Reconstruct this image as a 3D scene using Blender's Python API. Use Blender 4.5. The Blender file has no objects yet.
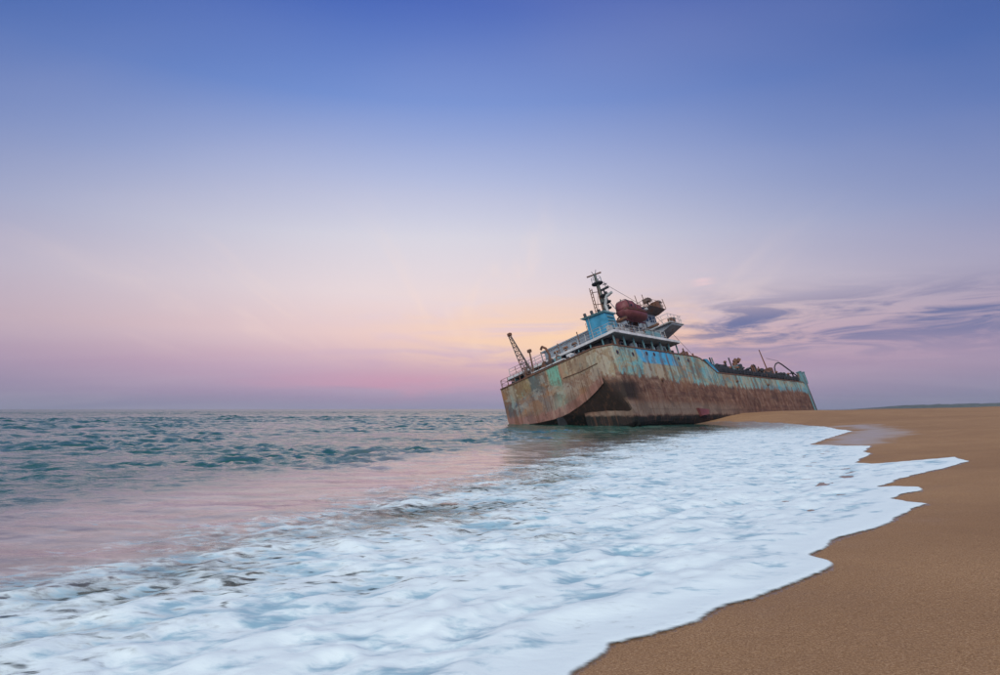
import bpy, math, random
import numpy as np
from mathutils import Vector, Matrix
random.seed(7)
C = bpy.context.scene.collection
sc = bpy.context.scene
R = math.radians
# ------------------------------------------------------------------ camera
cd = bpy.data.cameras.new('camera'); cam = bpy.data.objects.new('camera', cd); C.objects.link(cam)
cd.lens = 24.0; cd.sensor_width = 36.0; cd.clip_start = 0.05; cd.clip_end = 60000
cam.location = (0, 0, 1.65); cam.rotation_euler = (R(90 + 6.12), 0, 0)
sc.camera = cam
FILL_EL, FILL_AZ = 46.0, 192.0          # azimuth clockwise from +Y
# ------------------------------------------------------------------ colour + node helpers
def lin(r, g, b):
    f = lambda c: (c/255/12.92) if c/255 <= .04045 else ((c/255+.055)/1.055)**2.4
    return (f(r), f(g), f(b), 1)
class G:
    def __init__(s, tree): s.t = tree; s.n = tree.nodes; s.l = tree.links
    def new(s, typ, **kw):
        n = s.n.new(typ)
        for k, v in kw.items(): setattr(n, k, v)
        return n
    def put(s, sock, v):
        if v is None: return
        if isinstance(v, bpy.types.NodeSocket): s.l.new(v, sock)
        else:
            try: sock.default_value = v
            except Exception: sock.default_value = tuple(v)[:3]
    def m(s, op, a, b=None, c=None, clamp=False):
        n = s.new('ShaderNodeMath', operation=op, use_clamp=clamp)
        for i, v in enumerate((a, b, c)): s.put(n.inputs[i], v)
        return n.outputs[0]
    def mix(s, f, a, b, blend='MIX'):
        n = s.new('ShaderNodeMix', data_type='RGBA', blend_type=blend, clamp_factor=True)
        s.put(n.inputs[0], f); s.put(n.inputs[6], a); s.put(n.inputs[7], b)
        return n.outputs[2]
    def ramp(s, f, stops, interp='LINEAR'):
        n = s.new('ShaderNodeValToRGB'); cr = n.color_ramp; cr.interpolation = interp
        while len(cr.elements) < len(stops): cr.elements.new(.5)
        for e, (p, c) in zip(cr.elements, stops): e.position = p; e.color = c
        s.put(n.inputs[0], f); return n.outputs[0]
    def ss(s, x, a, b, lo=0., hi=1.):
        n = s.new('ShaderNodeMapRange', interpolation_type='SMOOTHSTEP')
        for i, v in enumerate((x, a, b, lo, hi)): s.put(n.inputs[i], v)
        return n.outputs[0]
    def noise(s, vec, scale, detail=4., rough=.55, dist=0., col=False):
        n = s.new('ShaderNodeTexNoise'); s.put(n.inputs['Vector'], vec)
        n.inputs['Scale'].default_value = scale; n.inputs['Detail'].default_value = detail
        n.inputs['Roughness'].default_value = rough; n.inputs['Distortion'].default_value = dist
        return n.outputs[1 if col else 0]
    def xyz(s, v):
        n = s.new('ShaderNodeSeparateXYZ'); s.put(n.inputs[0], v); return n.outputs
    def vec(s, x, y, z):
        n = s.new('ShaderNodeCombineXYZ')
        for i, v in enumerate((x, y, z)): s.put(n.inputs[i], v)
        return n.outputs[0]
    def vm(s, op, a, b):
        n = s.new('ShaderNodeVectorMath', operation=op); s.put(n.inputs[0], a); s.put(n.inputs[1], b); return n.outputs[0]
    def band(s, x, a, b, c, d): return s.m('MULTIPLY', s.ss(x, a, b), s.ss(x, c, d, 1., 0.))
    def gauss(s, x, c, w):
        q = s.m('DIVIDE', s.m('SUBTRACT', x, c), w); q = s.m('MULTIPLY', q, q)
        return s.m('EXPONENT', s.m('MULTIPLY', q, -1.))
    def attr(s, name):
        return s.new('ShaderNodeAttribute', attribute_name=name).outputs['Fac']
# ------------------------------------------------------------------ world: dusk sky
w = bpy.data.worlds.new('World'); sc.world = w; w.use_nodes = True
g = G(w.node_tree); g.n.clear()
D = g.new('ShaderNodeTexCoord').outputs['Generated']
dx, dy, dz = g.xyz(D)
zz = g.m('MAXIMUM', dz, 0.0)
az = g.m('ARCTAN2', dx, dy)
warm = g.ramp(zz, [(0, lin(150,150,178)), (.022, lin(176,152,182)), (.06, lin(204,168,190)), (.11, lin(238,206,206)), (.17, lin(236,219,221)),
                   (.25, lin(218,215,226)), (.33, lin(178,188,222)), (.43, lin(108,142,210)), (.54, lin(62,99,184)), (.8, lin(56,94,176)), (1, lin(54,90,172))])
cool = g.ramp(zz, [(0, lin(122,130,156)), (.03, lin(132,131,160)), (.07, lin(150,138,166)), (.12, lin(156,144,170)), (.18, lin(148,147,180)),
                   (.26, lin(112,130,182)), (.36, lin(72,105,173)), (.45, lin(50,86,158)), (.7, lin(42,78,150)), (1, lin(42,78,150))])
glow = g.gauss(az, -.10, .57)
sky = g.mix(glow, cool, warm)
pd = g.m('ADD', zz, .10)
P = g.vec(g.m('DIVIDE', dx, pd), g.m('DIVIDE', dy, pd), 0.)
# broad soft unevenness
n0 = g.noise(g.vm('MULTIPLY', P, (.35, .8, 1)), 1.1, 3, .5, .3)
sky = g.mix(g.m('MULTIPLY', g.ss(n0, .35, .7), .12), sky, lin(214,200,210))
# thin high cirrus, lighter
rp = g.new('ShaderNodeMapping'); g.put(rp.inputs[0], P); rp.inputs['Rotation'].default_value = (0, 0, R(56)); rp.inputs['Location'].default_value = (3.1, 7.2, 0); rp.inputs['Scale'].default_value = (1.7, .30, 1)
n1 = g.noise(rp.outputs[0], 1.15, 7, .6, .9)
cir = g.m('MULTIPLY', g.ss(n1, .50, .74), g.band(zz, .05, .12, .17, .34))
sky = g.mix(g.m('MULTIPLY', g.m('MULTIPLY', cir, .55), g.m('POWER', glow, 2.2)), sky, lin(250,224,212))
# peach light breaking through low, either side of the afterglow's heart
n2 = g.noise(g.vec(g.m('MULTIPLY', az, 3.2), g.m('MULTIPLY', zz, 24.), 4.), 1.3, 6, .6, .6)
pe = g.m('MULTIPLY', g.ss(n2, .35, .58), g.m('MULTIPLY', g.gauss(az, .10, .24), g.gauss(zz, .105, .05)))
sky = g.mix(g.m('MULTIPLY', pe, .95), sky, lin(255,214,178))
pe2 = g.m('MULTIPLY', g.ss(n2, .36, .60), g.m('MULTIPLY', g.gauss(az, .27, .09), g.gauss(zz, .078, .032)))
sky = g.mix(g.m('MULTIPLY', pe2, .8), sky, lin(250,196,168))
pk = g.m('MULTIPLY', g.ss(n2, .36, .66), g.m('MULTIPLY', g.gauss(az, -.12, .22), g.gauss(zz, .035, .018)))
sky = g.mix(g.m('MULTIPLY', pk, .5), sky, lin(222,150,176))
# violet cloud bank with pink gaps
n3 = g.noise(g.vec(g.m('MULTIPLY', az, 5.2), g.m('MULTIPLY', zz, 40.), 1.7), 1.0, 8, .62, .9)
az_in = g.m('MULTIPLY', g.ss(az, .16, .36), g.ss(az, 1.6, 2.6, 1., 0.))
ck = g.m('MULTIPLY', g.ss(n3, .40, .60), g.m('MULTIPLY', g.gauss(zz, .116, .036), az_in))
sky = g.mix(g.m('MULTIPLY', g.gauss(zz, .085, .04), g.m('MULTIPLY', az_in, .34)), sky, lin(188,152,176))
sky = g.mix(g.m('MULTIPLY', ck, 1.), sky, lin(110,116,158))
# small bright puff
pf = g.m('MULTIPLY', g.gauss(az, .300, .014), g.gauss(zz, .180, .013))
sky = g.mix(g.m('MULTIPLY', g.m('MULTIPLY', pf, g.ss(n2, .38, .6)), .9), sky, lin(240,206,210))
nis = g.new('ShaderNodeTexSky', sky_type='NISHITA', sun_disc=False, sun_elevation=R(FILL_EL), sun_rotation=R(FILL_AZ))
tot = g.mix(1.0, sky, g.mix(1.0, nis.outputs[0], (.002, .002, .002, 1), 'MULTIPLY'), 'ADD')
bg = g.new('ShaderNodeBackground'); g.put(bg.inputs[0], tot); bg.inputs[1].default_value = 1.0
g.l.new(bg.outputs[0], g.new('ShaderNodeOutputWorld').inputs[0])
# ------------------------------------------------------------------ soft fill lamp added behind the camera in place of skylight
sd = bpy.data.lights.new('fill_sun', 'SUN'); fill_sun = bpy.data.objects.new('fill_sun', sd); C.objects.link(fill_sun)
sd.energy = 3.05; sd.angle = R(60); sd.color = (1.0, .965, .87)
a_, e_ = R(FILL_AZ), R(FILL_EL)
to_fill = Vector((math.sin(a_)*math.cos(e_), math.cos(a_)*math.cos(e_), math.sin(e_)))
fill_sun.rotation_euler = to_fill.to_track_quat('Z', 'Y').to_euler(); fill_sun.location = to_fill*200
sc.view_settings.view_transform = 'Standard'; sc.view_settings.look = 'None'
sc.view_settings.exposure = 0.0; sc.view_settings.gamma = 1.0; sc.view_settings.use_curve_mapping = False
sc.cycles.use_denoising = True
sc.cycles.max_bounces = 6; sc.cycles.transparent_max_bounces = 8
# ------------------------------------------------------------------ terrain functions (world metres)
SHORE = [(-60,-52),(-14,-9.5),(-5,-1.2),(-1.3,4.0),(1.0,6.6),(4.6,11.2),(8.4,18),(10.8,25),(13.2,33),(19.5,46),(23.5,58),(24,67),(21.5,75),
         (19.5,84),(24,97),(33,112),(46,130),(66,160),(110,215),(300,430),(900,760),(900,-52)]
FRONT = [(-62,-46),(-14,-6.5),(-5,.1),(-1.6,2.3),(-.3,3.2),(.32,3.69),(.47,4.11),(.67,4.39),(.74,4.57),(1.02,4.71),(1.44,4.99),(1.78,5.39),(2.04,5.52),(2.23,5.67),(2.61,5.99),
         (3.09,6.41),(3.21,6.57),(3.27,6.89),(3.25,7.14),(3.52,7.49),(3.94,7.98),(4.62,8.53),(5.27,9.12),(6.24,10.24),(6.66,10.52),(6.63,10.87),(6.6,11.43),
         (7.2,12.08),(7.58,12.15),(7.88,12.81),(7.72,13.27),(7.44,13.3),(8.53,14.47),(9.8,15.44),(11.92,17.19),(12.47,18.53),(11.28,18.61),(10.28,18.69),
         (10.19,19.37),(11.37,21.05),(12.1,21.87),(12.4,23.0),(14.0,25.39),(13.32,28.9),(16.14,32.96),(20.91,39.87),(25.07,52.06),(26.24,57.87),(27.25,64.96),
         (26.61,69.61),(24.37,74.44),(22.0,76.5)]
F_CLOSE = [(30,90),(200,200),(900,400),(900,-46)]
OUTER = [(-60,-34),(-20,-7),(-9,2),(-4.91,6.76),(-4.18,7.55),(-3.66,8.36),(-2.66,10.68),(-1.93,13.12),(0,17.85),(2.16,24.38),(5.86,32.92),(13.71,48.58),(20.28,62.03),(22.5,71),(21.5,76)]
WET = [(13.0,28.6),(21.76,41.14),(25.57,53.07),(27.6,50),(26.96,47.08),(25.15,43.42),(19.41,31.61),(14.0,25.0)]
def pdist(x, y, P):
    d = np.full(x.shape, 1e18); P = np.array(P, float)
    for a, b in zip(P[:-1], P[1:]):
        v = b-a; t = np.clip(((x-a[0])*v[0]+(y-a[1])*v[1])/max(v@v, 1e-12), 0, 1)
        d = np.minimum(d, (x-a[0]-t*v[0])**2+(y-a[1]-t*v[1])**2)
    return np.sqrt(d)
def inside(x, y, P):
    r = np.zeros(x.shape, bool); P = np.array(P, float)
    for a, b in zip(P, np.roll(P, -1, 0)):
        r ^= ((a[1] > y) != (b[1] > y)) & (x < (b[0]-a[0])*(y-a[1])/(b[1]-a[1]+1e-30)+a[0])
    return r
def sm(a, b, x):
    t = np.clip((x-a)/(b-a), 0, 1); return t*t*(3-2*t)
def hashf(ix, iy, k):
    h = (ix.astype(np.int64)*374761393 + iy.astype(np.int64)*668265263 + k*974711) & 0x7fffffff
    h = ((h ^ (h >> 13))*1274126177) & 0x7fffffff
    return ((h ^ (h >> 16)) & 0xffff)/65535.0
def vnoise(x, y, k=0):
    ix, iy = np.floor(x), np.floor(y); fx, fy = x-ix, y-iy
    u, v = fx*fx*fx*(fx*(fx*6-15)+10), fy*fy*fy*(fy*(fy*6-15)+10)
    def gr(i, j):
        a = hashf(ix+i, iy+j, k)*2*np.pi
        return np.cos(a)*(fx-i)+np.sin(a)*(fy-j)
    return 1.5*((gr(0,0)*(1-u)+gr(1,0)*u)*(1-v)+(gr(0,1)*(1-u)+gr(1,1)*u)*v)
def fbm(x, y, k=0, o=4, gain=.5):
    s, a = 0, 1.0
    for i in range(o):
        s = s+a*vnoise(x*2**i+17.3*i, y*2**i-9.1*i, k+i); a *= gain
    return s
def sand_z(x, y):
    d = pdist(x, y, SHORE[:-2])*np.where(inside(x, y, SHORE), 1, -1)
    z = np.interp(d, [-60,-10,-3,0,3,8,15,25,40,70], [-4,-.9,-.22,0,.27,.72,1.15,1.55,1.95,2.05])
    z = z+.28*np.exp(-((x-33)**2+(y-86)**2)/110.)
    z = np.where(z > 1, 1+(z-1)*(1-.35*sm(85,150,y)), z)
    rr = np.hypot(x, y)
    return z+.02*fbm(x*.35, y*.35, 31, 3)*sm(.5, 4, d)+.05*fbm(x*.09, y*.09, 37, 2)*sm(4, 14, d)
def polar(r0, stops, ncore, nrest, half=50.0):
    """rings about the foot of the tripod; finer near, wider far.  stops = [(rmax, ratio), ...]"""
    rs = [r0]
    for rm, q in stops:
        while rs[-1] < rm: rs.append(rs[-1]*(1+q) if q < .3 else rs[-1]+q)
    core = np.linspace(-half, half, ncore)
    rest = np.linspace(half, 360-half, nrest)[1:-1]
    th = np.radians(np.concatenate([core, rest]))
    r, t = np.meshgrid(np.array(rs), th, indexing='ij')
    return r*np.sin(t), r*np.cos(t), r, len(rs), len(th)
def grid_faces(nr, nt):
    i, j = np.meshgrid(np.arange(nr-1), np.arange(nt), indexing='ij'); j2 = (j+1) % nt
    return np.stack([i*nt+j, (i+1)*nt+j, (i+1)*nt+j2, i*nt+j2], -1).reshape(-1, 4)[:, ::-1]
def np_mesh(name, V, F, attrs=None, smooth=True):
    used = np.zeros(len(V), bool); used[F.ravel()] = True
    idx = np.cumsum(used)-1; V = V[used]; F = idx[F]
    me = bpy.data.meshes.new(name)
    me.vertices.add(len(V)); me.vertices.foreach_set('co', V.astype(np.float32).ravel())
    me.loops.add(F.size); me.loops.foreach_set('vertex_index', F.astype(np.int32).ravel())
    me.polygons.add(len(F)); me.polygons.foreach_set('loop_start', np.arange(0, F.size, F.shape[1], dtype=np.int32))
    me.polygons.foreach_set('use_smooth', np.full(len(F), smooth))
    for k, a in (attrs or {}).items():
        at = me.attributes.new(k, 'FLOAT', 'POINT'); at.data.foreach_set('value', a.ravel()[used].astype(np.float32))
    me.update(calc_edges=True); me.validate()
    o = bpy.data.objects.new(name, me); C.objects.link(o); return o
def tag(o, label=None, cat=None, group=None, kind=None):
    for k, v in (('label', label), ('category', cat), ('group', group), ('kind', kind)):
        if v: o[k] = v
    return o
def material(name):
    m = bpy.data.materials.new(name); m.use_nodes = True
    g = G(m.node_tree); b = g.n['Principled BSDF']; return m, g, b
# ------------------------------------------------------------------ beach
def cen_(g, v, k): return g.m('MULTIPLY', g.m('SUBTRACT', v, .5), k)
m_sand, g, b = material('sand')
pos = g.new('ShaderNodeNewGeometry').outputs['Position']
wet = g.attr('wet')
n_big = g.noise(pos, .6, 4, .6); n_mid = g.noise(pos, 9, 4, .65); n_gr = g.noise(pos, 70, 3, .85); n_f = g.noise(pos, 260, 2, .7)
col = g.ramp(n_gr, [(.28, (.13,.070,.034,1)), (.5, (.345,.195,.090,1)), (.7, (.60,.40,.225,1))])
col = g.mix(g.m('MULTIPLY', g.ss(n_f, .55, .75), .5), col, (.40,.27,.17,1))
col = g.mix(g.m('MULTIPLY', g.ss(n_f, .42, .25), .5), col, (.09,.05,.03,1))
col = g.mix(g.ss(n_big, .3, .7, .0, .26), col, (.17,.09,.047,1))
col = g.mix(g.ss(g.noise(g.vm('MULTIPLY', pos, (1., .6, 1.)), .16, 4, .6), .40, .62, .0, .30), col, (.20,.105,.052,1))
col = g.mix(g.m('MULTIPLY', g.ss(n_mid, .35, .7), .22), col, (.30,.18,.10,1))
wn = g.ss(g.m('ADD', wet, g.m('MULTIPLY', g.m('SUBTRACT', g.noise(pos, 1.4, 4), .5), .5)), .25, .8)
col = g.mix(g.m('MULTIPLY', wn, .5), col, (.12,.078,.052,1))
col = g.mix(g.m('MULTIPLY', g.ss(g.m('ADD', g.attr('film_sheen'), cen_(g, g.noise(g.vm('MULTIPLY', pos, (1., .45, 1.)), .7, 6, .6), 1.5)), .3, .75), .7), col, (.40,.345,.31,1))  # pale wet film, with its sky sheen put into the colour
g.put(b.inputs['Base Color'], col)
g.put(b.inputs['Roughness'], g.mix(wn, (.9,)*3+(1,), (.38,)*3+(1,)))
g.put(b.inputs['Specular IOR Level'], g.m('ADD', .15, g.m('MULTIPLY', wn, .45)))
bp = g.new('ShaderNodeBump'); bp.inputs['Distance'].default_value = .012
g.put(bp.inputs['Strength'], g.m('SUBTRACT', .65, g.m('MULTIPLY', wn, .62)))
g.put(bp.inputs['Height'], g.m('ADD', n_gr, g.m('MULTIPLY', n_mid, 1.2)))
g.put(b.inputs['Normal'], bp.outputs[0])
x, y, r, nr, nt = polar(.7, [(40, .015), (420, .03)], 500, 50)
z = sand_z(x, y)
fin = inside(x, y, FRONT+F_CLOSE); df = pdist(x, y, FRONT)*np.where(fin, 1, -1)      # + on dry side
wv = np.clip(1-np.abs(np.maximum(df, 0))/(.05+.006*r), 0, 1)*.42
wp = np.where(inside(x, y, WET), 1, -1)*pdist(x, y, WET+WET[:1])
wv = np.maximum(wv, sm(-2.0, 2.2, wp)*.66); wv = np.maximum(wv, .30*sm(2.2, .2, df)*sm(.4, 1.5, r)); wv = np.where(df < 0, 1, wv)
F = grid_faces(nr, nt)
F = F[(z.ravel()[F].max(1) > -1.2)]
o = np_mesh('beach', np.stack([x, y, z], -1).reshape(-1, 3), F, {'wet': wv, 'film_sheen': sm(-2.0, 2.6, wp)}); o.data.materials.append(m_sand)
tag(o, kind='structure')
# ------------------------------------------------------------------ sea
CHOP = [(11., .045, -6), (5.6, .052, 9), (2.9, .060, -14), (1.5, .048, 6), (.78, .027, -20), (.42, .013, 12), (.24, .0065, -8)]     # wavelength, height, heading
def sea_height(x, y, r, do):
    z = np.zeros(x.shape); far = sm(6, 70, do)
    step = np.where(r < 40, .0085*r, np.where(r < 150, np.maximum(.35, .0024*r), np.where(r < 420, .9, .03*r)))
    wx, wy = .5*vnoise(x*.3, y*.3, 201), .5*vnoise(x*.3+40, y*.3, 203)
    gust = np.clip(.75+.9*fbm(x*.07, y*.12, 205, 3), .25, 1.6)
    for k, (lam, a, hd) in enumerate(CHOP):
        c, q = math.cos(R(hd)), math.sin(R(hd))
        u, v = (c*x+q*y+wx)/(lam*1.15), (-q*x+c*y+wy)/(lam*.62)
        h = 1-2.1*np.abs(vnoise(u, v, 211+k))
        h = .65*h+.7*vnoise(u*1.13+7.7, v*1.13, 231+k)-.32
        w_ = np.clip((lam/step-2.)/2., 0, 1)*((.25+.9*far) if lam > 2 else 1.)
        z += 3.1*a*h*w_*(gust if lam < 4 else 1)
    return z
def sea_level(x, y, r):
    oin = inside(x, y, OUTER+F_CLOSE[:]); do = pdist(x, y, OUTER)*np.where(oin, -1, 1)   # + seaward
    wob = .9*fbm(x*.12+5, y*.12, 71, 3)
    amp = .16+.84*sm(1.6, 7.0, do+1.5*wob)*(.75+.5*np.clip(.5+fbm(x*.05, y*.05, 75, 2), 0, 1))
    amp = np.where(do < -1, .10, amp)
    z = sea_height(x, y, r, do)
    z = z*amp
    # slow heave left by the last breaker in the calm strip
    z += .035*fbm(x*.30, y*.45, 83, 2)*sm(-2, 2, do)*(1-sm(6, 14, do))
    # lee of the hull
    return z, do
x, y, r, nr, nt = polar(1.2, [(40, .0085), (150, .35), (420, .9), (14000, .04)], 720, 50)
zs, do = sea_level(x, y, r)
zs = zs-.05*sm(0, -1.5, do)
F = grid_faces(nr, nt)
sz = sand_z(x, y)
keep = (zs-sz).ravel()[F].max(1) > -.25
sea = np_mesh('sea', np.stack([x, y, zs], -1).reshape(-1, 3), F[keep], {'turbid': sm(8, 1.5, do+2*fbm(x*.15, y*.15, 77, 3))*sm(46, 20, y)*(.25+.75*sm(-1.5, .5, do)), 'far': sm(60, 420, r), 'chop': sm(1.5, 9, do+1.5*fbm(x*.12+5, y*.12, 71, 3))})
tag(sea, kind='structure')
m_sea, g, b = material('sea_water')
pos = g.new('ShaderNodeNewGeometry').outputs['Position']
nt_ = g.noise(g.vm('MULTIPLY', pos, (.5, 1.1, 1)), 1.6, 4, .55, .8)
g.put(b.inputs['Base Color'], g.mix(g.attr('turbid'), (.018, .088, .068, 1), g.ramp(nt_, [(.3, (.21,.16,.15,1)), (.5, (.30,.235,.22,1)), (.7, (.42,.345,.325,1))])))
g.put(b.inputs['Roughness'], g.m('ADD', .05, g.m('MULTIPLY', g.attr('far'), .16)))
b.inputs['IOR'].default_value = 1.333
n1 = g.noise(g.vm('MULTIPLY', pos, (1, 1.5, 1)), .9, 5, .6, .3)
n2 = g.noise(g.vm('MULTIPLY', pos, (1, 1.6, 1)), 5., 4, .6)
bp = g.new('ShaderNodeBump'); g.put(bp.inputs['Strength'], g.m('ADD', .08, g.m('ADD', g.m('MULTIPLY', g.attr('chop'), .40), g.m('MULTIPLY', g.attr('far'), .40)))); bp.inputs['Distance'].default_value = .32
g.put(bp.inputs['Height'], g.m('ADD', n1, g.m('MULTIPLY', n2, .12)))
g.put(b.inputs['Normal'], bp.outputs[0])
sea.data.materials.append(m_sea)
# ------------------------------------------------------------------ foam of the spent wave
x, y, r, nr, nt = polar(1.5, [(95, .0075)], 760, 40)
zw, do = sea_level(x, y, r)
fin = inside(x, y, FRONT+F_CLOSE); df = pdist(x, y, FRONT)*np.where(fin, -1, 1)       # + seaward of the front
df = df+.035*fbm(x*1.3, y*1.3, 5, 3)*np.clip(r/6, .6, 2)
sz = sand_z(x, y)
sc_ = np.clip(r/7, 1, 6)
ca, sa = math.cos(R(47)), math.sin(R(47))
al, ac = ca*x+sa*y, -sa*x+ca*y                     # along / across the shore
warp = .6*fbm(x*.5, y*.5, 91, 2)
b1 = fbm(al*.55+warp, ac*1.1+warp, 101, 3)
b2 = fbm(al*1.6+warp, ac*3.0, 111, 3)
b3 = fbm(al*5, ac*8, 121, 2)
hol = .42*b1+.58*b2
lip = .022*np.sqrt(np.clip(df/(.10*sc_), 0, 1))
roll = .04*np.exp(-((df-(.62+.18*fbm(al*.8, ac*.3, 7, 2)))/.20)**2)*sm(13, 7, r)+.035*sm(.55, .95, df+.2*fbm(al*.7, ac*.2, 9, 2))*sm(13, 7, r)
body = sm(.2, 1.2, df)
zf = np.maximum(zw, sz)+lip+roll+body*(.036*b1+.032*b2+.004*b3)*np.clip(1.15-r/90, .3, 1)
dens = sm(-2.2, 4.6, -do+1.5*fbm(al*.35, ac*.7, 131, 3))
dens *= sm(100, 60, r)*.35+.65*sm(70, 40, r)+.0
F = grid_faces(nr, nt)
fd = df.ravel()[F]; dn = (-do).ravel()[F]
F = F[(fd.max(1) > 0) & (dn.max(1) > -4)]
foam = np_mesh('foam', np.stack([x, y, zf+.004], -1).reshape(-1, 3), F, {'dens': dens, 'hollow': hol, 'edge': df})
tag(foam, 'white wash of foam spreading over the wet sand', 'foam', kind='stuff')
m_foam, g, b = material('sea_foam')
pos = g.new('ShaderNodeNewGeometry').outputs['Position']
mp = g.new('ShaderNodeMapping'); g.put(mp.inputs[0], pos); mp.inputs['Rotation'].default_value = (0, 0, R(-47)); mp.inputs['Scale'].default_value = (1, 1.9, 1)
pv = mp.outputs[0]
dn, ho, ed = g.attr('dens'), g.attr('hollow'), g.attr('edge')
na = g.noise(pv, 1.1, 5, .55, .5); nb = g.noise(pv, 5.0, 5, .6, .5); nc = g.noise(pv, .45, 4, .55, .3); nd = g.noise(pv, 2.4, 5, .6, .4)
cen = lambda v, k: g.m('MULTIPLY', g.m('SUBTRACT', v, .5), k)
thin = g.m('ADD', g.m('MULTIPLY', ho, -.45), g.m('ADD', cen(na, 1.3), g.m('ADD', cen(nd, 1.6), cen(nb, .7))))
thin = g.m('SUBTRACT', thin, g.ss(ed, .7, .08, 0., .32))
thin_shade = g.ss(thin, -.06, .46)
cover = g.m('ADD', g.m('MULTIPLY', dn, 1.12), g.m('ADD', cen(na, .5), g.m('ADD', cen(nd, 1.3), cen(nb, 1.3))))
cover = g.m('SUBTRACT', cover, g.m('MULTIPLY', g.ss(thin, .25, .8), .30))
nf = g.noise(g.vm('MULTIPLY', pv, (1., 1.5, 1.)), 3.6, 2, .5, .3)
fleck = g.m('MULTIPLY', g.ss(g.m('ADD', nf, g.m('MULTIPLY', cen(nc, 1.), .35)), .56, .80), g.m('MULTIPLY', g.ss(ed, .9, 2.4), g.ss(dn, 1.05, .55, .7, 1.)))
cover = g.m('SUBTRACT', cover, g.m('MULTIPLY', fleck, .75))
alpha = g.ss(cover, .12, .92)
rim = g.ss(g.m('ADD', ed, g.m('MULTIPLY', g.m('SUBTRACT', nb, .5), .06)), .0, .05)
alpha = g.m('MULTIPLY', alpha, rim)
colr = g.mix(g.m('MULTIPLY', thin_shade, .88), (.76,.875,.85,1), (.22,.42,.50,1))  # dips tinted blue: thin foam, plus relief shade put into the colour
colr = g.mix(g.m('MULTIPLY', g.ss(nc, .45, .7), .25), colr, (.70,.81,.79,1))
g.put(b.inputs['Base Color'], colr); b.inputs['Roughness'].default_value = .55; b.inputs['Specular IOR Level'].default_value = .35
g.put(b.inputs['Alpha'], alpha)
bp = g.new('ShaderNodeBump'); bp.inputs['Strength'].default_value = .30; bp.inputs['Distance'].default_value = .035
g.put(bp.inputs['Height'], g.m('ADD', g.m('ADD', na, g.m('MULTIPLY', nd, .6)), g.m('MULTIPLY', nb, .4))); g.put(b.inputs['Normal'], bp.outputs[0])
foam.data.materials.append(m_foam)
# ------------------------------------------------------------------ mesh builder
class MB:
    def __init__(s): s.v = []; s.f = []
    def add(s, vs, fs):
        k = len(s.v); s.v += [tuple(p) for p in vs]; s.f += [tuple(i+k for i in f) for f in fs]; return s
    def box(s, x0, x1, y0, y1, z0, z1, M=None):
        vs = [Vector((X, Y, Z)) for X in (x0, x1) for Y in (y0, y1) for Z in (z0, z1)]
        if M: vs = [M @ v for v in vs]
        return s.add(vs, [(0,1,3,2), (4,6,7,5), (0,4,5,1), (2,3,7,6), (0,2,6,4), (1,5,7,3)])
    def tube(s, p0, p1, r0, r1=None, n=8, caps=True):
        p0, p1 = Vector(p0), Vector(p1); r1 = r0 if r1 is None else r1
        d = (p1-p0).normalized(); u = d.orthogonal().normalized(); q = d.cross(u)
        ring = lambda p, r: [p+(u*math.cos(a)+q*math.sin(a))*r for a in [2*math.pi*i/n for i in range(n)]]
        fs = [(i, (i+1) % n, n+(i+1) % n, n+i) for i in range(n)]
        if caps: fs += [tuple(range(n))[::-1], tuple(range(n, 2*n))]
        return s.add(ring(p0, r0)+ring(p1, r1), fs)
    def path(s, pts, r, n=8):
        for a, b in zip(pts[:-1], pts[1:]): s.tube(a, b, r, n=n)
        return s
    def loft(s, rings, close=True, cap0=True, cap1=True):
        n = len(rings[0]); vs = [p for q in rings for p in q]; fs = []
        for i in range(len(rings)-1):
            for j in range(n if close else n-1):
                k = (j+1) % n; fs.append((i*n+j, i*n+k, (i+1)*n+k, (i+1)*n+j))
        if cap0: fs.append(tuple(range(n))[::-1])
        if cap1: fs.append(tuple(range((len(rings)-1)*n, len(rings)*n)))
        return s.add(vs, fs)
    def prism(s, poly, z0, z1):
        return s.loft([[(p[0], p[1], z0) for p in poly], [(p[0], p[1], z1) for p in poly]])
    def dome(s, c, r, h, n=10, k=4):
        rings = [[(c[0]+r*math.cos(a*math.pi/2/k)*math.cos(t), c[1]+r*math.cos(a*math.pi/2/k)*math.sin(t), c[2]+h*math.sin(a*math.pi/2/k)) for t in [2*math.pi*i/n for i in range(n)]] for a in range(k)]
        return s.loft(rings)
    def build(s, name, mt, parent=None, smooth=False):
        me = bpy.data.meshes.new(name); me.from_pydata(s.v, [], s.f); me.update()
        import bmesh
        bm = bmesh.new(); bm.from_mesh(me); bmesh.ops.recalc_face_normals(bm, faces=bm.faces); bm.to_mesh(me); bm.free()
        if smooth: me.polygons.foreach_set('use_smooth', [True]*len(me.polygons))
        me.materials.append(mt)
        o = bpy.data.objects.new(name, me); C.objects.link(o); o.parent = parent
        return o
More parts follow.
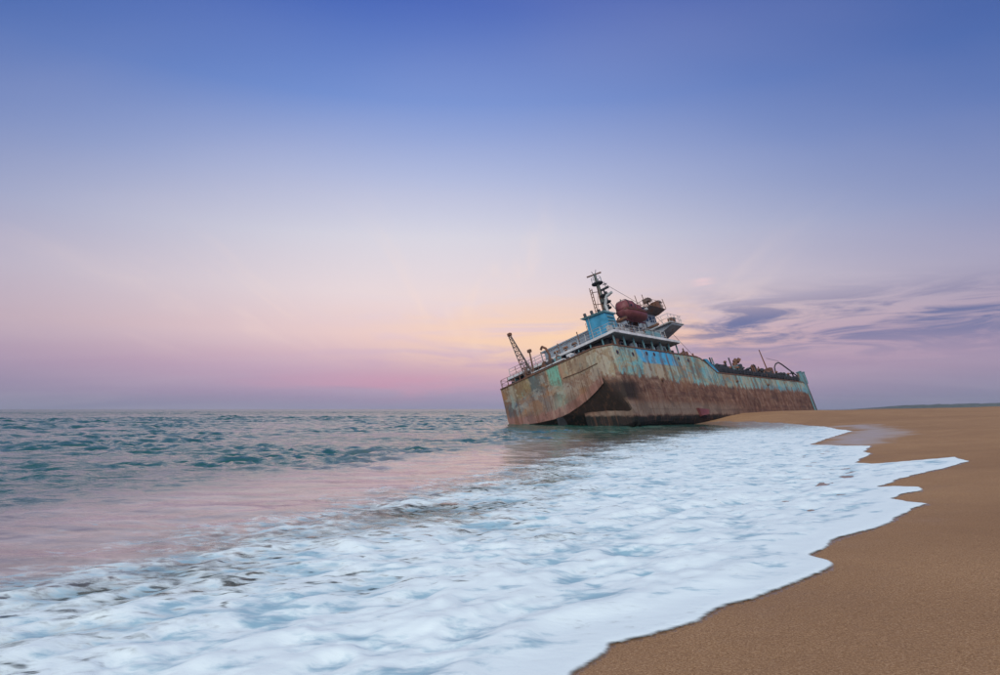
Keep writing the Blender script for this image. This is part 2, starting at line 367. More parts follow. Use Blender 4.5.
def weathered(name, base, rust=(.20,.085,.045,1), amt=.4, rough=.75, scale=1.2, spread=.18):
    m, g, b = material(name)
    p = g.new('ShaderNodeTexCoord').outputs['Object']
    a = g.noise(p, scale, 5, .62, .3); st = g.noise(g.vm('MULTIPLY', p, (2.2, 2.2, .25)), scale, 4, .6)
    base = tuple(base)+(1,)
    dark = tuple(c*(1-spread*2) for c in base[:3])+(1,); lite = tuple(min(c*(1+spread), .9) for c in base[:3])+(1,)
    col = g.ramp(a, [(.3, dark), (.55, base), (.75, lite)])
    mk = g.ss(g.m('ADD', g.m('MULTIPLY', a, .5), g.m('MULTIPLY', st, .5)), .66-.32*amt, .74-.32*amt)
    col = g.mix(g.m('MULTIPLY', mk, .9), col, g.ramp(st, [(.3, tuple(c*.55 for c in rust[:3])+(1,)), (.7, rust)]))
    g.put(b.inputs['Base Color'], col); b.inputs['Roughness'].default_value = rough; b.inputs['Specular IOR Level'].default_value = .25
    bp = g.new('ShaderNodeBump'); bp.inputs['Strength'].default_value = .4; bp.inputs['Distance'].default_value = .04
    g.put(bp.inputs['Height'], a); g.put(b.inputs['Normal'], bp.outputs[0])
    return m
M = dict(
    white=weathered('weathered_white_paint', (.60,.61,.62), amt=.22),
    grey=weathered('grey_blue_paint', (.26,.31,.36), amt=.30),
    pale=weathered('pale_grey_paint', (.42,.44,.44), amt=.40),
    dark=weathered('dark_steel', (.045,.05,.058), amt=.25),
    shade=weathered('shaded_dark_steel', (.030,.034,.038), amt=.12),  # near-black steel, recess shade is put into this colour
    rust=weathered('rusted_steel', (.15,.085,.06), amt=.5),
    brown=weathered('brown_rust', (.15,.078,.055), amt=.5),
    blue=weathered('blue_paint', (.055,.28,.44), amt=.30),
    teal=weathered('teal_paint', (.13,.27,.30), amt=.40),
    maroon=weathered('maroon_paint', (.175,.058,.062), rust=(.11,.045,.04,1), amt=.25, rough=.5),
    mast=weathered('mast_grey', (.105,.12,.11), amt=.45),
    iron=weathered('iron_grey_rust', (.155,.125,.115), amt=.4),
    deck=weathered('deck_steel', (.12,.085,.065), amt=.5),
)
m_glass, g, b = material('dark_window_glass'); b.inputs['Base Color'].default_value = (.012,.015,.018,1); b.inputs['Roughness'].default_value = .15
# ------------------------------------------------------------------ hull paint
def rusty_hull(name, transom=False):
    m, g, b = material(name)
    p = g.new('ShaderNodeTexCoord').outputs['Object']; t, yy, z = g.xyz(p)
    rnd = g.new('ShaderNodeObjectInfo').outputs['Random']
    nL = g.noise(p, .30, 6, .65, .9); nM = g.noise(p, 1.15, 7, .7, .6); nS = g.noise(p, 4., 5, .7)
    st = g.noise(g.vm('MULTIPLY', p, (1.5, 1.5, .13)), 1.0, 5, .65, .2)
    st2 = g.noise(g.vm('MULTIPLY', p, (4.5, 4.5, .22)), 1.0, 4, .6)
    rustc = g.ramp(nM, [(.25, (.055,.026,.018,1)), (.5, (.135,.058,.032,1)), (.75, (.26,.125,.060,1))])
    vo = g.new('ShaderNodeTexVoronoi', feature='F1'); g.put(vo.inputs['Vector'], g.vm('ADD', g.vm('MULTIPLY', p, (1., 1., .7)), g.vm('MULTIPLY', g.noise(p, 1.5, 4, .6, 0., True), (1.6, 1.6, 1.6)))); vo.inputs['Scale'].default_value = .9
    flake = g.xyz(vo.outputs['Color'])[0]
    runs_ = g.ss(g.noise(g.vm('MULTIPLY', p, (3.2, 3.2, .10)), 1., 3, .6), .53, .62)
    if transom:
        yn = g.m('DIVIDE', g.m('ADD', yy, g.m('MULTIPLY', g.m('SUBTRACT', nM, .5), .5)), 14.)
        hi = g.ramp(yn, [(0, (.40,.30,.17,1)), (.10, (.36,.28,.17,1)), (.22, (.40,.335,.24,1)), (.38, (.37,.28,.18,1)), (.41, (.36,.20,.13,1)), (.43, (.17,.40,.30,1)),
                         (.52, (.20,.42,.32,1)), (.535, (.30,.20,.12,1)), (.55, (.13,.125,.11,1)), (.70, (.11,.13,.125,1)), (.715, (.29,.23,.12,1)), (.86, (.25,.19,.11,1)), (1, (.20,.12,.08,1))])
        lo_ = g.ramp(yn, [(0, (.25,.16,.11,1)), (.20, (.30,.20,.14,1)), (.40, (.20,.13,.10,1)), (.44, (.20,.30,.24,1)), (.55, (.22,.17,.14,1)), (.70, (.13,.135,.14,1)), (.75, (.09,.135,.165,1)), (1, (.10,.12,.14,1))])
        zl = g.m('SUBTRACT', z, g.m('MULTIPLY', g.m('SUBTRACT', nM, .5), 1.1))
        upper = g.mix(g.ss(zl, 6.0, 6.9), lo_, hi)
        # rose-brown boot-top along the lower edge (follows the curved bottom of the transom)
        q = g.m('SUBTRACT', g.m('DIVIDE', yy, 7.), 1.)
        sd_ = g.m('LESS_THAN', yy, 7.)
        zb = g.m('ADD', 3.1, g.m('MULTIPLY', g.m('MULTIPLY', q, q), g.m('ADD', 1.2, g.m('MULTIPLY', sd_, 1.1))))
        hz = g.m('SUBTRACT', zl, zb)
        boot = g.ss(hz, 1.15, .7)
        pat = g.noise(g.vm('MULTIPLY', p, (1, 1, .6)), .55, 5, .65, 1.)
        upper = g.mix(g.m('MULTIPLY', g.ss(pat, .52, .58), .35), upper, (.42,.36,.27,1))
        upper = g.mix(g.m('MULTIPLY', g.ss(pat, .44, .37), .45), upper, (.13,.28,.27,1))
        col = g.mix(g.m('MULTIPLY', g.m('MULTIPLY', g.ss(st2, .48, .66), g.ss(nM, .35, .55)), .7), upper, rustc)
        col = g.mix(g.m('MULTIPLY', g.ss(nL, .52, .62), .4), col, (.34,.17,.075,1))
        col = g.mix(g.m('MULTIPLY', boot, .85), col, g.ramp(st, [(.3, (.20,.085,.070,1)), (.55, (.30,.155,.125,1)), (.75, (.37,.245,.19,1))]))
    else:
        paint = g.ramp(nL, [(.34, (.12,.34,.39,1)), (.44, (.20,.42,.41,1)), (.475, (.34,.31,.21,1)), (.52, (.24,.40,.35,1)), (.58, (.14,.35,.39,1)), (.63, (.34,.30,.20,1)), (.70, (.20,.39,.38,1))])
        paint = g.mix(g.m('MULTIPLY', g.ss(nM, .55, .62), .5), paint, (.36,.25,.16,1))
        paint = g.mix(g.m('MULTIPLY', g.m('MULTIPLY', g.ss(t, 30, 44), g.ss(z, 5.7, 5.2)), .55), paint, (.10,.25,.34,1))
        tn = g.m('MULTIPLY', g.band(g.m('ADD', t, g.m('MULTIPLY', cen_(g, nL, 1.), 5.)), 5.5, 7., 11., 13.), g.ss(z, 7.2, 6.6))
        paint = g.mix(g.m('MULTIPLY', tn, .7), paint, (.36,.25,.15,1))
        paint = g.mix(g.m('MULTIPLY', g.ss(t, 1.9, .9), .85), paint, (.27,.205,.13,1))
        # late blue repaint on the quarter, with runs of white at its foot
        e = g.m('MULTIPLY', g.m('SUBTRACT', nM, .5), .9)
        bt = g.band(g.m('ADD', g.m('ADD', t, g.m('MULTIPLY', g.m('SUBTRACT', z, 8.4), .7)), e), 5.2, 5.7, 13.3, 14.1); bz = g.ss(g.m('ADD', z, g.m('MULTIPLY', e, .5)), 6.7, 6.85)
        bluec = g.mix(g.m('MULTIPLY', g.ss(st2, .55, .66), g.m('MULTIPLY', g.band(t, 6.2, 6.6, 9.4, 9.8), g.ss(z, 7.6, 7.1))), (.075,.36,.58,1), (.55,.60,.66,1))
        paint = g.mix(g.m('MULTIPLY', g.m('MULTIPLY', bt, bz), g.ss(g.m('ADD', nS, cen_(g, nM, .5)), .70, .60)), paint, bluec)
        lineh = g.m('ADD', g.m('SUBTRACT', 5.35, g.m('MULTIPLY', g.ss(t, 2, 22), .45)), g.m('ADD', g.m('MULTIPLY', g.m('SUBTRACT', st, .5), 2.4), g.m('MULTIPLY', g.m('SUBTRACT', nM, .5), 1.0)))
        runs = g.m('MULTIPLY', g.ss(st, .50, .64), g.ss(nM, .36, .5))
        up = g.mix(g.m('MULTIPLY', runs, .72), paint, rustc)
        up = g.mix(g.m('MULTIPLY', g.ss(st2, .60, .7), .4), up, (.30,.14,.07,1))
        low = g.ramp(nM, [(.25, (.045,.023,.019,1)), (.43, (.125,.060,.042,1)), (.55, (.19,.105,.070,1)), (.72, (.32,.21,.15,1))])
        low = g.mix(g.m('MULTIPLY', g.ss(st, .5, .66), .4), low, (.28,.20,.15,1))
        strk = g.noise(g.vm('MULTIPLY', p, (.10, 1, 1.6)), 1., 4, .6)
        low = g.mix(g.m('MULTIPLY', g.ss(strk, .5, .64), .5), low, (.085,.047,.04,1))
        grey = g.m('MULTIPLY', g.band(g.m('ADD', z, g.m('MULTIPLY', g.m('SUBTRACT', nM, .5), 1.4)), .9, 1.4, 2.0, 2.8), g.ss(t, 34, 18))
        low = g.mix(g.m('MULTIPLY', grey, .6), low, (.225,.185,.145,1))
        stain_shade = g.m('MULTIPLY', g.m('MULTIPLY', g.ss(g.m('ADD', t, g.m('MULTIPLY', e, 2.5)), 6.0, 2.6), g.band(g.m('ADD', z, e), 2.4, 3.0, 4.2, 5.2)), .93)  # black staining and the counter's shade painted as one patch
        low = g.mix(stain_shade, low, (.022,.018,.016,1))
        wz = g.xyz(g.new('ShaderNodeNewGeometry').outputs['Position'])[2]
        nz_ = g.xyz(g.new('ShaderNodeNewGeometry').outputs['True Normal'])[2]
        low = g.mix(g.ss(nz_, -.02, -.22), low, (.032,.023,.019,1))      # underside shade put into the colour of plates that face down
        alg = g.ss(g.m('ADD', wz, g.m('MULTIPLY', g.m('SUBTRACT', nM, .5), .5)), 1.15, .85)
        low = g.mix(g.m('MULTIPLY', alg, g.ss(t, 30, 20)), low, (.012,.014,.013,1))
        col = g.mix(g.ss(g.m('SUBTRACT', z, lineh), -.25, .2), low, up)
        bowm = g.m('MULTIPLY', g.ss(t, 58.3, 58.6), .75)
        col = g.mix(bowm, col, g.mix(g.ss(nM, .45, .6), (.055,.10,.115,1), (.12,.09,.06,1)))
    up_z = g.ss(z, 4.6, 5.6)
    col = g.mix(g.m('MULTIPLY', g.m('MULTIPLY', g.ss(flake, .70, .74), up_z), .40), col, rustc)
    col = g.mix(g.m('MULTIPLY', g.m('MULTIPLY', g.ss(flake, .20, .16), up_z), .35), col, (.40,.40,.34,1))
    col = g.mix(g.m('MULTIPLY', g.m('MULTIPLY', g.ss(flake, .30, .26), g.ss(z, 5.2, 4.4)), .35), col, (.05,.03,.026,1))
    col = g.mix(g.m('MULTIPLY', g.m('MULTIPLY', runs_, g.ss(nL, .40, .55)), .55), col, (.11,.055,.035,1))
    col = g.mix(g.m('MULTIPLY', g.m('MULTIPLY', g.ss(nL, .56, .66), g.ss(z, 3.5, 5.2)), .25), col, (.36,.17,.065,1))
    col = g.mix(g.m('MULTIPLY', g.ss(nS, .56, .66), .45), col, (.075,.042,.032,1))
    col = g.mix(g.m('MULTIPLY', g.m('SUBTRACT', rnd, .5), .30), col, (.75,.75,.72,1), 'MULTIPLY')
    g.put(b.inputs['Base Color'], col); b.inputs['Roughness'].default_value = .8; b.inputs['Specular IOR Level'].default_value = .2
    bp = g.new('ShaderNodeBump'); bp.inputs['Strength'].default_value = .5; bp.inputs['Distance'].default_value = .06
    g.put(bp.inputs['Height'], g.m('ADD', nM, g.m('MULTIPLY', nS, .4))); g.put(b.inputs['Normal'], bp.outputs[0])
    return m
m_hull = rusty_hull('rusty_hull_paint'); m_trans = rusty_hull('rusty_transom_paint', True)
# ------------------------------------------------------------------ the grounded ship; local x forward, y to port, z up from the keel
def rot(psi, phi, th):
    return Matrix.Rotation(psi, 4, 'Z') @ Matrix.Rotation(-th, 4, 'Y') @ Matrix.Rotation(-phi, 4, 'X')
SHIP = Matrix.Translation((11.9, 62.36, .03)) @ rot(R(48.7), R(17.62), R(-.31))
ship = bpy.data.objects.new('stranded_ship', None); C.objects.link(ship); ship.matrix_world = SHIP
tag(ship, 'rusted blue and brown dredger ship heeled over, aground at the water edge', 'ship')
B = 14.0
def top_h(t): return float(np.interp(t, [0,20.2,21.2,22.4,23.6,24.8,57.9,58.0,66], [8.3,8.3,8.12,7.65,7.05,6.5,6.5,7.7,7.9]))
def inset(t):
    if t < 1.4: return 1.2*(1-t/1.4)
    if t > 59.4:
        u = min((t-59.4)/5.2, 1.); return 7*(1-math.sqrt(max(0, 1-u*u)))
    return 0.
def bottom(t, e, port=False):
    k = max(0., 1-t/2.4)
    return ((4.3-1.2*(1-(1-e)**2)) if port else (5.4-2.3*(1-(1-e)**2)))*k
def stern_edge(yv): return bottom(0, 1-abs(yv-7)/7, yv > 7)
def half_section(t, port=False):
    """starboard points from the sheer down to the keel"""
    y0 = inset(t); zt = top_h(t); bw = 7-y0; zb = bottom(t, 0., port)
    rb = min(.35+.12*t, 1.2)*min(1, bw/2+.05)
    pts = [(t, y0, zt+(zb+rb-zt)*i/8) for i in range(9)]
    for i in range(1, 5):
        a = i/4*math.pi/2; e = rb*(1-math.cos(a))/7
        pts.append((t, y0+rb*(1-math.cos(a))*min(1, bw/rb), bottom(t, e, port)+rb*(1-math.sin(a))))
    for i in range(1, 6):
        e0 = (rb/7); e = e0+(1-e0)*i/5; pts.append((t, y0+rb+(bw-rb)*i/5 if bw > rb else 7, bottom(t, e, port)))
    return pts
def section(t):
    h = half_section(t); hp = half_section(t, True); q = .92*inset(t) if t < 1.4 else 0.
    return h+[(p[0], B-p[1]+q*max(0, 1-max(p[1]-inset(t), 0)/3), p[2]) for p in hp[::-1][1:]]
st = [0, .5, .95, 1.4, 1.9, 2.4, 3, 4, 5, 6, 7, 8, 10, 14, 18, 20.2, 21.2, 22.4, 23.6, 24.8, 30, 36, 42, 48, 54, 57.9, 58.0, 59.4, 60.4, 61.4, 62.4, 63.3, 64, 64.45, 64.58]
secs = [section(t) for t in st]
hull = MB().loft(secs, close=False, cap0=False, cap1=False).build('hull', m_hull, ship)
# transom
MB().add(secs[0], [tuple(range(len(secs[0])))]).build('transom', m_trans, ship)
# decks
mb = MB()
for a, b2_ in zip(st[:-1], st[1:]):
    if b2_ == 58.0: continue
    za, zb_ = top_h(a)-.25, top_h(b2_)-.25
    if a >= 58: za = zb_ = 6.6
    mb.add([(a, inset(a)+.02, za), (b2_, inset(b2_)+.02, zb_), (b2_, B-inset(b2_)-.02, zb_), (a, B-inset(a)-.02, za)], [(0,1,2,3)])
mb.build('deck', M['deck'], ship)
# sheer rail along the edge of the hull
def edge(pts, w, h, name, mt, par=ship):
    mb = MB()
    for a, b_ in zip(pts[:-1], pts[1:]): mb.tube(a, b_, w, n=6)
    return mb.build(name, mt, par)
edge([(0, B-.1, 8.32), (0, 1.2, 8.32), (1.4, 0, 8.32)]+[(t, 0, top_h(t)+.02) for t in st if 1.9 < t < 58], .09, 0, 'sheer_rail', M['rust'])
edge([(-.03, 1.3, 6.75), (-.03, 3.2, 6.62), (-.03, 5.6, 6.7)], .045, 0, 'transom_rubbing_bar', M['rust'])
# lower stern body below the counter
sk = [(.5, 4.6), (1.75, .04), (9.5, .05), (9.5, 13.9), (1.75, 13.9), (.5, 9.4), (5.5, 8.6), (5.5, 5.4)]
MB().loft([[(p[0]+.3, 7+(p[1]-7)*.9, .02) for p in sk], [(p[0]+.05, 7+(p[1]-7)*.985, .5) for p in sk], [(p[0], p[1], 1.2) for p in sk], [(p[0], p[1], 4.4) for p in sk]]).build('skeg', m_hull, ship)
MB().box(-.7, .45, 6.85, 7.15, .3, 3.0).build('rudder', M['shade'], ship)
# shell plates, each with its own raised edge
def plate(pts_out, name='hull_plate', mt=m_hull, nrm=(0,-1,0), th=.014):
    n = Vector(nrm)*th; k = len(pts_out)
    MB().loft([[Vector(p) for p in pts_out], [Vector(p)+n for p in pts_out]]).build(name, mt, hull)
cols = [1.45, 5.2, 9.6, 14.2, 19.0, 24.8, 30.6, 36.4, 42.2, 48.0, 53.4, 57.9]
for i, (a, b_) in enumerate(zip(cols[:-1], cols[1:])):
    rows = [9.0, 6.85, 5.05, 3.3, 1.75] if i % 2 else [9.0, 6.7, 5.2, 3.2, 1.75]
    for r0, r1 in zip(rows[:-1], rows[1:]):
        ts = [a+.025]+[t for t in (20.2, 21.2, 22.4, 23.6) if a < t < b_]+[b_-.025]
        lo = max(r1+.02, bottom(a, 0)+1.0 if a < 5 else r1+.02)
        topv = [(t, 0, min(r0-.02, top_h(t)-.05)) for t in ts]
        if max(p[2] for p in topv) < lo+.35: continue
        topv = [(p[0], 0, max(p[2], lo+.04)) for p in topv]
        plate(topv+[(t, 0, lo) for t in reversed(ts)])
ycols = [1.25, 3.4, 5.9, 7.6, 9.9, 13.5]
for i, (a, b_) in enumerate(zip(ycols[:-1], ycols[1:])):
    for r0, r1 in ((8.25, 6.55 if i % 2 else 6.7), (6.52 if i % 2 else 6.67, None)):
        ys = [a+.02, (a+b_)/2, b_-.02]
        lowz = [r1 if r1 else stern_edge(yv)+.06 for yv in ys]
        plate([(0, yv, r0-.02) for yv in ys]+[(0, yv, l) for yv, l in zip(ys[::-1], lowz[::-1])], mt=m_trans, nrm=(-1,0,0))
for t in np.arange(3.0, 57.5, 2.9):
    if abs(t-22.5) > 2.4: MB().box(t-.035, t+.035, -.035, -.004, max(1.9, bottom(t, 0)+1.2), top_h(t)-.12).build('weld_seam', m_hull, hull)
# portholes
for t, zc in ((2.0, 7.55), (5.0, 7.55), (8.0, 7.85), (9.6, 7.85), (15.2, 7.75), (17.6, 7.65)):
    pr = MB().tube((t, .02, zc), (t, -.05, zc), .23, n=12).build('porthole', M['rust'], ship)
    MB().tube((t, -.04, zc), (t, -.056, zc), .18, n=12).build('pane', m_glass, pr)
# scuppers / discharge stubs
for t, zc in ((16.5, 1.6), (9.5, 5.0), (30, 5.6), (41, 5.5)):
    MB().tube((t, .1, zc), (t, -.25, zc-.05), .16, n=8).build('discharge_pipe', M['rust'], ship)
MB().loft([[(15.6, -.02, 1.9), (17.6, -.02, 1.75), (17.2, -.02, 1.1), (15.9, -.02, .9)], [(15.6, -.35, 1.8), (17.7, -.55, 1.6), (17.4, -.5, 1.05), (15.9, -.3, .95)]]).build('torn_bilge_plate', M['maroon'], ship)
# ------------------------------------------------------------------ after house under the boat deck
MB().box(2.7, 16.0, 1.0, 13.0, 8.05, 9.55).build('gallery_wall', M['shade'], ship)
for t in np.arange(2.5, 16.2, 1.95):
    MB().box(t-.06, t+.06, .12, .26, 8.25, 9.55).build('stanchion', M['teal'], ship)
for yv in np.arange(1.4, 13.5, 1.5):
    MB().box(2.25, 2.37, yv-.06, yv+.06, 8.25, 9.55).build('stanchion', M['teal'], ship)
for t in (3.6, 5.3, 7.4, 9.1, 11.6, 13.6):
    fr = MB().box(t-.32, t+.32, .95, .999, 8.75, 9.3).build('window', M['pale'], ship)
    MB().box(t-.25, t+.25, .935, .952, 8.82, 9.23).build('pane', m_glass, fr)
slab = MB().box(2.1, 16.2, -.3, 14.3, 9.56, 9.66).build('boat_deck', M['grey'], ship)
MB().box(2.02, 16.26, -.38, -.26, 9.60, 9.86).build('deck_edge', M['white'], slab)
MB().box(2.02, 2.14, -.26, 14.3, 9.60, 9.86).build('deck_edge', M['white'], slab)
def railing(pts, h, n, mt, rails=(1., .55), par=ship, r=.03, up=(0,0,1)):
    mb = MB(); up = Vector(up)
    P = [Vector(p) for p in pts]; L = [(b_-a).length for a, b_ in zip(P[:-1], P[1:])]; T = sum(L)
    def at(s):
        for a, b_, l in zip(P[:-1], P[1:], L):
            if s <= l+1e-6: return a.lerp(b_, min(s/l, 1))
            s -= l
        return P[-1]
    for i in range(n+1):
        p = at(T*i/n); j = Vector((random.uniform(-.05,.05), random.uniform(-.05,.05), 0))
        if random.random() > .08: mb.tube(p, p+up*h+j, r, n=5)
    for f in rails:
        for a, b_ in zip(P[:-1], P[1:]): mb.tube(a+up*h*f, b_+up*h*f, r*.8, n=5)
    return mb.build('railing', mt, par)
railing([(2.2, 13.9, 9.8), (2.2, -.2, 9.8), (13.4, -.2, 9.8)], .95, 26, M['pale'], (1., .66, .33), r=.035)
railing([(.1, 13.6, 8.3), (.1, 6.6, 8.3)], 1.0, 8, M['rust'])
railing([(.2, 13.8, 8.3), (14, 13.9, 8.3)], 1.0, 12, M['rust'])
# life-raft canisters, lockers and vents along the boat-deck edge
for t, w_ in ((3.4, .9), (4.7, .7), (8.6, 1.1), (11.2, .8), (13.2, 1.0)):
    MB().box(t, t+w_, .35, .95, 9.66, 9.66+random.uniform(.6, 1.05)).build('deck_locker', M[random.choice(['pale','white','grey'])], ship)
for t, yv in ((14.6, .6), (15.4, 1.4), (17.6, 2.0), (18.6, .9), (19.4, 2.4)):
    zb_ = 9.66 if t < 16 else 8.05
    v = MB().tube((t, yv, zb_), (t, yv, zb_+.8), .14).build('mushroom_vent', M['rust'], ship)
    MB().dome((t, yv, zb_+.75), .34, .3).build('vent_cap', M['rust'], v)
# deckhouse
dh = MB().box(6.2, 15.2, 2.6, 11.4, 9.66, 12.15).build('deckhouse', M['grey'], ship)
MB().box(6.0, 15.3, 2.3, 11.7, 12.15, 12.3).build('deckhouse_roof', M['grey'], dh)
for t in (7.2, 8.9, 10.6, 12.3, 14.0):
    MB().box(t-.3, t+.3, 2.575, 2.6, 10.7, 11.4).build('window', m_glass, dh)
MB().box(9.5, 10.1, 2.57, 2.6, 9.75, 11.5).build('door', M['teal'], dh)
# funnel
fn = MB().loft([[(3.9, 1.15, 9.66), (6.0, 1.15, 9.66), (6.0, 3.7, 9.66), (3.9, 3.7, 9.66)], [(4.0, 1.25, 12.75), (5.9, 1.25, 12.75), (5.9, 3.6, 12.95), (4.0, 3.6, 12.95)]]).build('funnel', M['blue'], ship)
MB().loft([[(3.85, 1.1, 12.6), (6.05, 1.1, 12.6), (6.05, 3.9, 12.82), (3.85, 3.9, 12.82)], [(3.75, 1.1, 12.78), (6.15, 1.1, 12.78), (6.15, 4.15, 13.02), (3.75, 4.15, 13.02)]]).build('funnel_rim', M['teal'], fn)
for t, yv, h in ((4.4, 3.7, .55), (4.9, 3.1, .7), (5.3, 2.4, .6)):
    MB().tube((t, yv, 12.6), (t, yv+.1, 13.0+h), .17).build('exhaust_pipe', M['dark'], fn)
for zc in (10.2, 10.6, 11.0, 11.4, 11.8, 12.2):
    MB().box(4.3, 5.6, 1.13, 1.2, zc-.07, zc+.07).build('louvre', M['teal'], fn)
MB().tube((3.86, 3.3, 9.7), (3.92, 3.2, 12.8), .05, n=6).build('funnel_pipe', M['grey'], fn)
# mast
T0, Y0 = 8.5, 3.5
ms = MB().tube((T0, Y0, 12.2), (T0, Y0, 16.2), .36, .27, n=10).tube((T0, Y0, 16.2), (T0, Y0, 18.9), .24, .15, n=10).build('mast', M['mast'], ship)
for zc, rr_, off in ((17.6, .62, 0), (15.9, .6, -.55), (15.1, .5, -.45), (14.4, .42, -.4)):
    p = MB().tube((T0, Y0+off, zc), (T0, Y0+off, zc+.12), rr_, rr_*1.1, n=12).build('mast_platform', M['dark'], ms)
    if off == 0: railing([(T0+.55*math.cos(a), Y0+.55*math.sin(a), zc+.1) for a in np.linspace(0, 6.28, 9)], .7, 8, M['grey'], (1.,), par=ms, r=.03)
    else: MB().tube((T0, Y0+off*1.3, zc+.1), (T0, Y0+off*1.3, zc+.45), .16).build('navigation_lamp', M['dark'], p)
MB().tube((T0-.3, Y0+.9, 18.85), (T0+.3, Y0-.7, 18.85), .09, n=6).build('yardarm', M['rust'], ms)
MB().box(T0-.15, T0+.15, Y0-1.2, Y0-.1, 16.65, 16.83).tube((T0, Y0-.55, 16.0), (T0, Y0-.55, 16.65), .1).build('radar_scanner', M['dark'], ms)
MB().tube((T0, Y0-1.15, 17.2), (T0, Y0-.6, 17.25), .05).tube((T0, Y0-.9, 16.8), (T0, Y0-.9, 17.5), .04).build('aerial', M['dark'], ms)
for i in range(2): MB().tube((T0, Y0, 18.6), (T0+.1, Y0+.35-.6*i, 19.35), .035, n=5).build('aerial', M['dark'], ms)
lad = MB()
for s_ in (-.22, .22): lad.tube((T0-.3+s_, Y0+.95, 13.6), (T0-.3+s_, Y0+.85, 17.4), .05, n=5)
for zc in np.arange(13.7, 17.4, .42): lad.tube((T0-.52, Y0+.93, zc), (T0-.08, Y0+.93, zc+.2), .04, n=5)
for zc in (13.9, 15.4, 16.9): lad.tube((T0-.3, Y0+.9, zc), (T0, Y0, zc-.2), .045, n=5)
lad.build('mast_ladder', M['rust'], ms)
MB().tube((T0+.4, Y0-.2, 16.0), (T0+2.0, Y0-1.4, 12.3), .05, n=5).build('mast_stay', M['grey'], ms)
# bridge
bt = MB().box(15.2, 18.5, 2.6, 11.4, 8.05, 12.13).build('bridge_tower', M['grey'], ship)
for t in (15.9, 16.9, 17.9): MB().box(t-.3, t+.3, 2.575, 2.6, 10.4, 11.5).build('window', m_glass, bt)
wg = MB().loft([[(15.6, 2.7, 12.1), (18.6, 2.7, 12.1), (18.6, 2.7, 11.0), (15.6, 2.7, 11.0)], [(15.9, -.3, 12.12), (18.4, -.3, 12.12), (18.4, -.3, 11.95), (15.9, -.3, 11.95)]]).build('bridge_wing', M['grey'], ship)
MB().box(15.4, 18.9, -.4, 11.6, 12.14, 12.26).build('wing_deck', M['pale'], wg)
railing([(15.5, 2.3, 12.26), (15.5, -.3, 12.26), (18.8, -.3, 12.26), (18.8, 2.4, 12.26)], 1.0, 10, M['pale'], (1., .5), par=wg)
MB().tube((18.0, .3, 12.26), (18.0, .3, 13.1), .2).dome((18.0, .3, 13.05), .3, .25).build('searchlight', M['dark'], wg)
MB().box(17.0, 17.5, .1, .6, 12.26, 13.1).build('wing_console', M['rust'], wg)
wh = MB().box(15.5, 18.4, 2.6, 10.4, 12.26, 14.55).build('wheelhouse', M['grey'], ship)
for t in (16.0, 16.95, 17.9): MB().box(t-.36, t+.36, 2.575, 2.6, 13.5, 14.2).build('window', m_glass, wh)
for yv in np.arange(3.2, 10.2, 1.1): MB().box(15.475, 15.5, yv-.35, yv+.35, 13.5, 14.2).build('window', m_glass, wh)
tp = MB().loft([[(15.5, 2.3, 14.55), (18.9, 2.3, 14.55), (18.9, 10.8, 14.55), (15.5, 10.8, 14.55)], [(15.2, 1.3, 14.95), (19.2, 1.3, 14.95), (19.2, 11.2, 14.95), (15.2, 11.2, 14.95)]]).build('monkey_island', M['iron'], ship)
railing([(15.3, 4.0, 14.95), (15.3, 1.4, 14.95), (19.1, 1.4, 14.95), (19.1, 4.0, 14.95)], .95, 12, M['rust'], (1., .5), par=tp)
MB().tube((16.3, 2.0, 14.95), (16.3, 2.0, 15.9), .12).box(15.9, 16.7, 1.6, 2.4, 15.8, 16.2).build('compass_stand', M['iron'], tp)
MB().tube((18.4, 1.6, 14.95), (18.2, 1.6, 15.8), .3).dome((18.2, 1.6, 15.75), .42, .35).build('satellite_dome', M['iron'], tp)
MB().box(17.1, 17.8, 1.3, 2.0, 14.95, 15.75).build('deck_locker', M['brown'], tp)
for t, yv, h in ((15.2, 1.8, 1.6), (15.8, 3.0, 2.1), (17.6, 2.6, 1.9), (19.0, 1.2, 1.3)): MB().tube((t, yv, 14.9), (t-.1, yv+.05, 14.95+h), .045, n=5).build('aerial', M['rust'], tp)
# rigging, lamps and wreckage on the upper works
for a, b_ in (((T0, Y0, 18.3), (18.0, 2.5, 15.0)), ((T0, Y0, 17.5), (5.0, 2.6, 13.0)), ((16.0, 2.4, 15.9), (24.0, 1.0, 7.5))):
    MB().tube(a, b_, .022, n=4).build('rigging_wire', M['dark'], ship)
for i in range(22):
    t = random.uniform(6.2, 18.8); yv = random.uniform(1.9, 3.2); zb_ = 12.3 if t < 15 else 14.95; h = random.uniform(.3, 1.1); mt = M[random.choice(['rust', 'iron', 'grey', 'brown', 'dark', 'pale'])]
    if i % 3 == 0: MB().box(t, t+random.uniform(.25, .7), yv, yv+.5, zb_, zb_+h).build('deck_locker', mt, ship)
    elif i % 3 == 1: MB().tube((t, yv, zb_), (t+random.uniform(-.2, .2), yv, zb_+h*1.5), .05, n=5).build('stand_pipe', mt, ship)
    else: MB().path([(t, yv, zb_), (t, yv, zb_+h), (t+.25, yv-.2, zb_+h+.15), (t+.5, yv-.3, zb_+h-.1)], .08, n=6).build('bent_pipe', mt, ship)
for t in (6.3, 7.6, 9.0, 10.4, 11.8, 13.2, 14.6):
    MB().box(t-.05, t+.05, 2.2, 2.32, 9.66, 12.2).build('stanchion', M['pale'], ship)
railing([(6.1, 5.0, 12.3), (6.1, 2.4, 12.3), (7.0, 2.4, 12.3)], .8, 5, M['rust'], (1., .5))
MB().box(3.6, 5.9, .0, .25, 9.66, 10.45).build('bulwark_panel', M['pale'], ship)
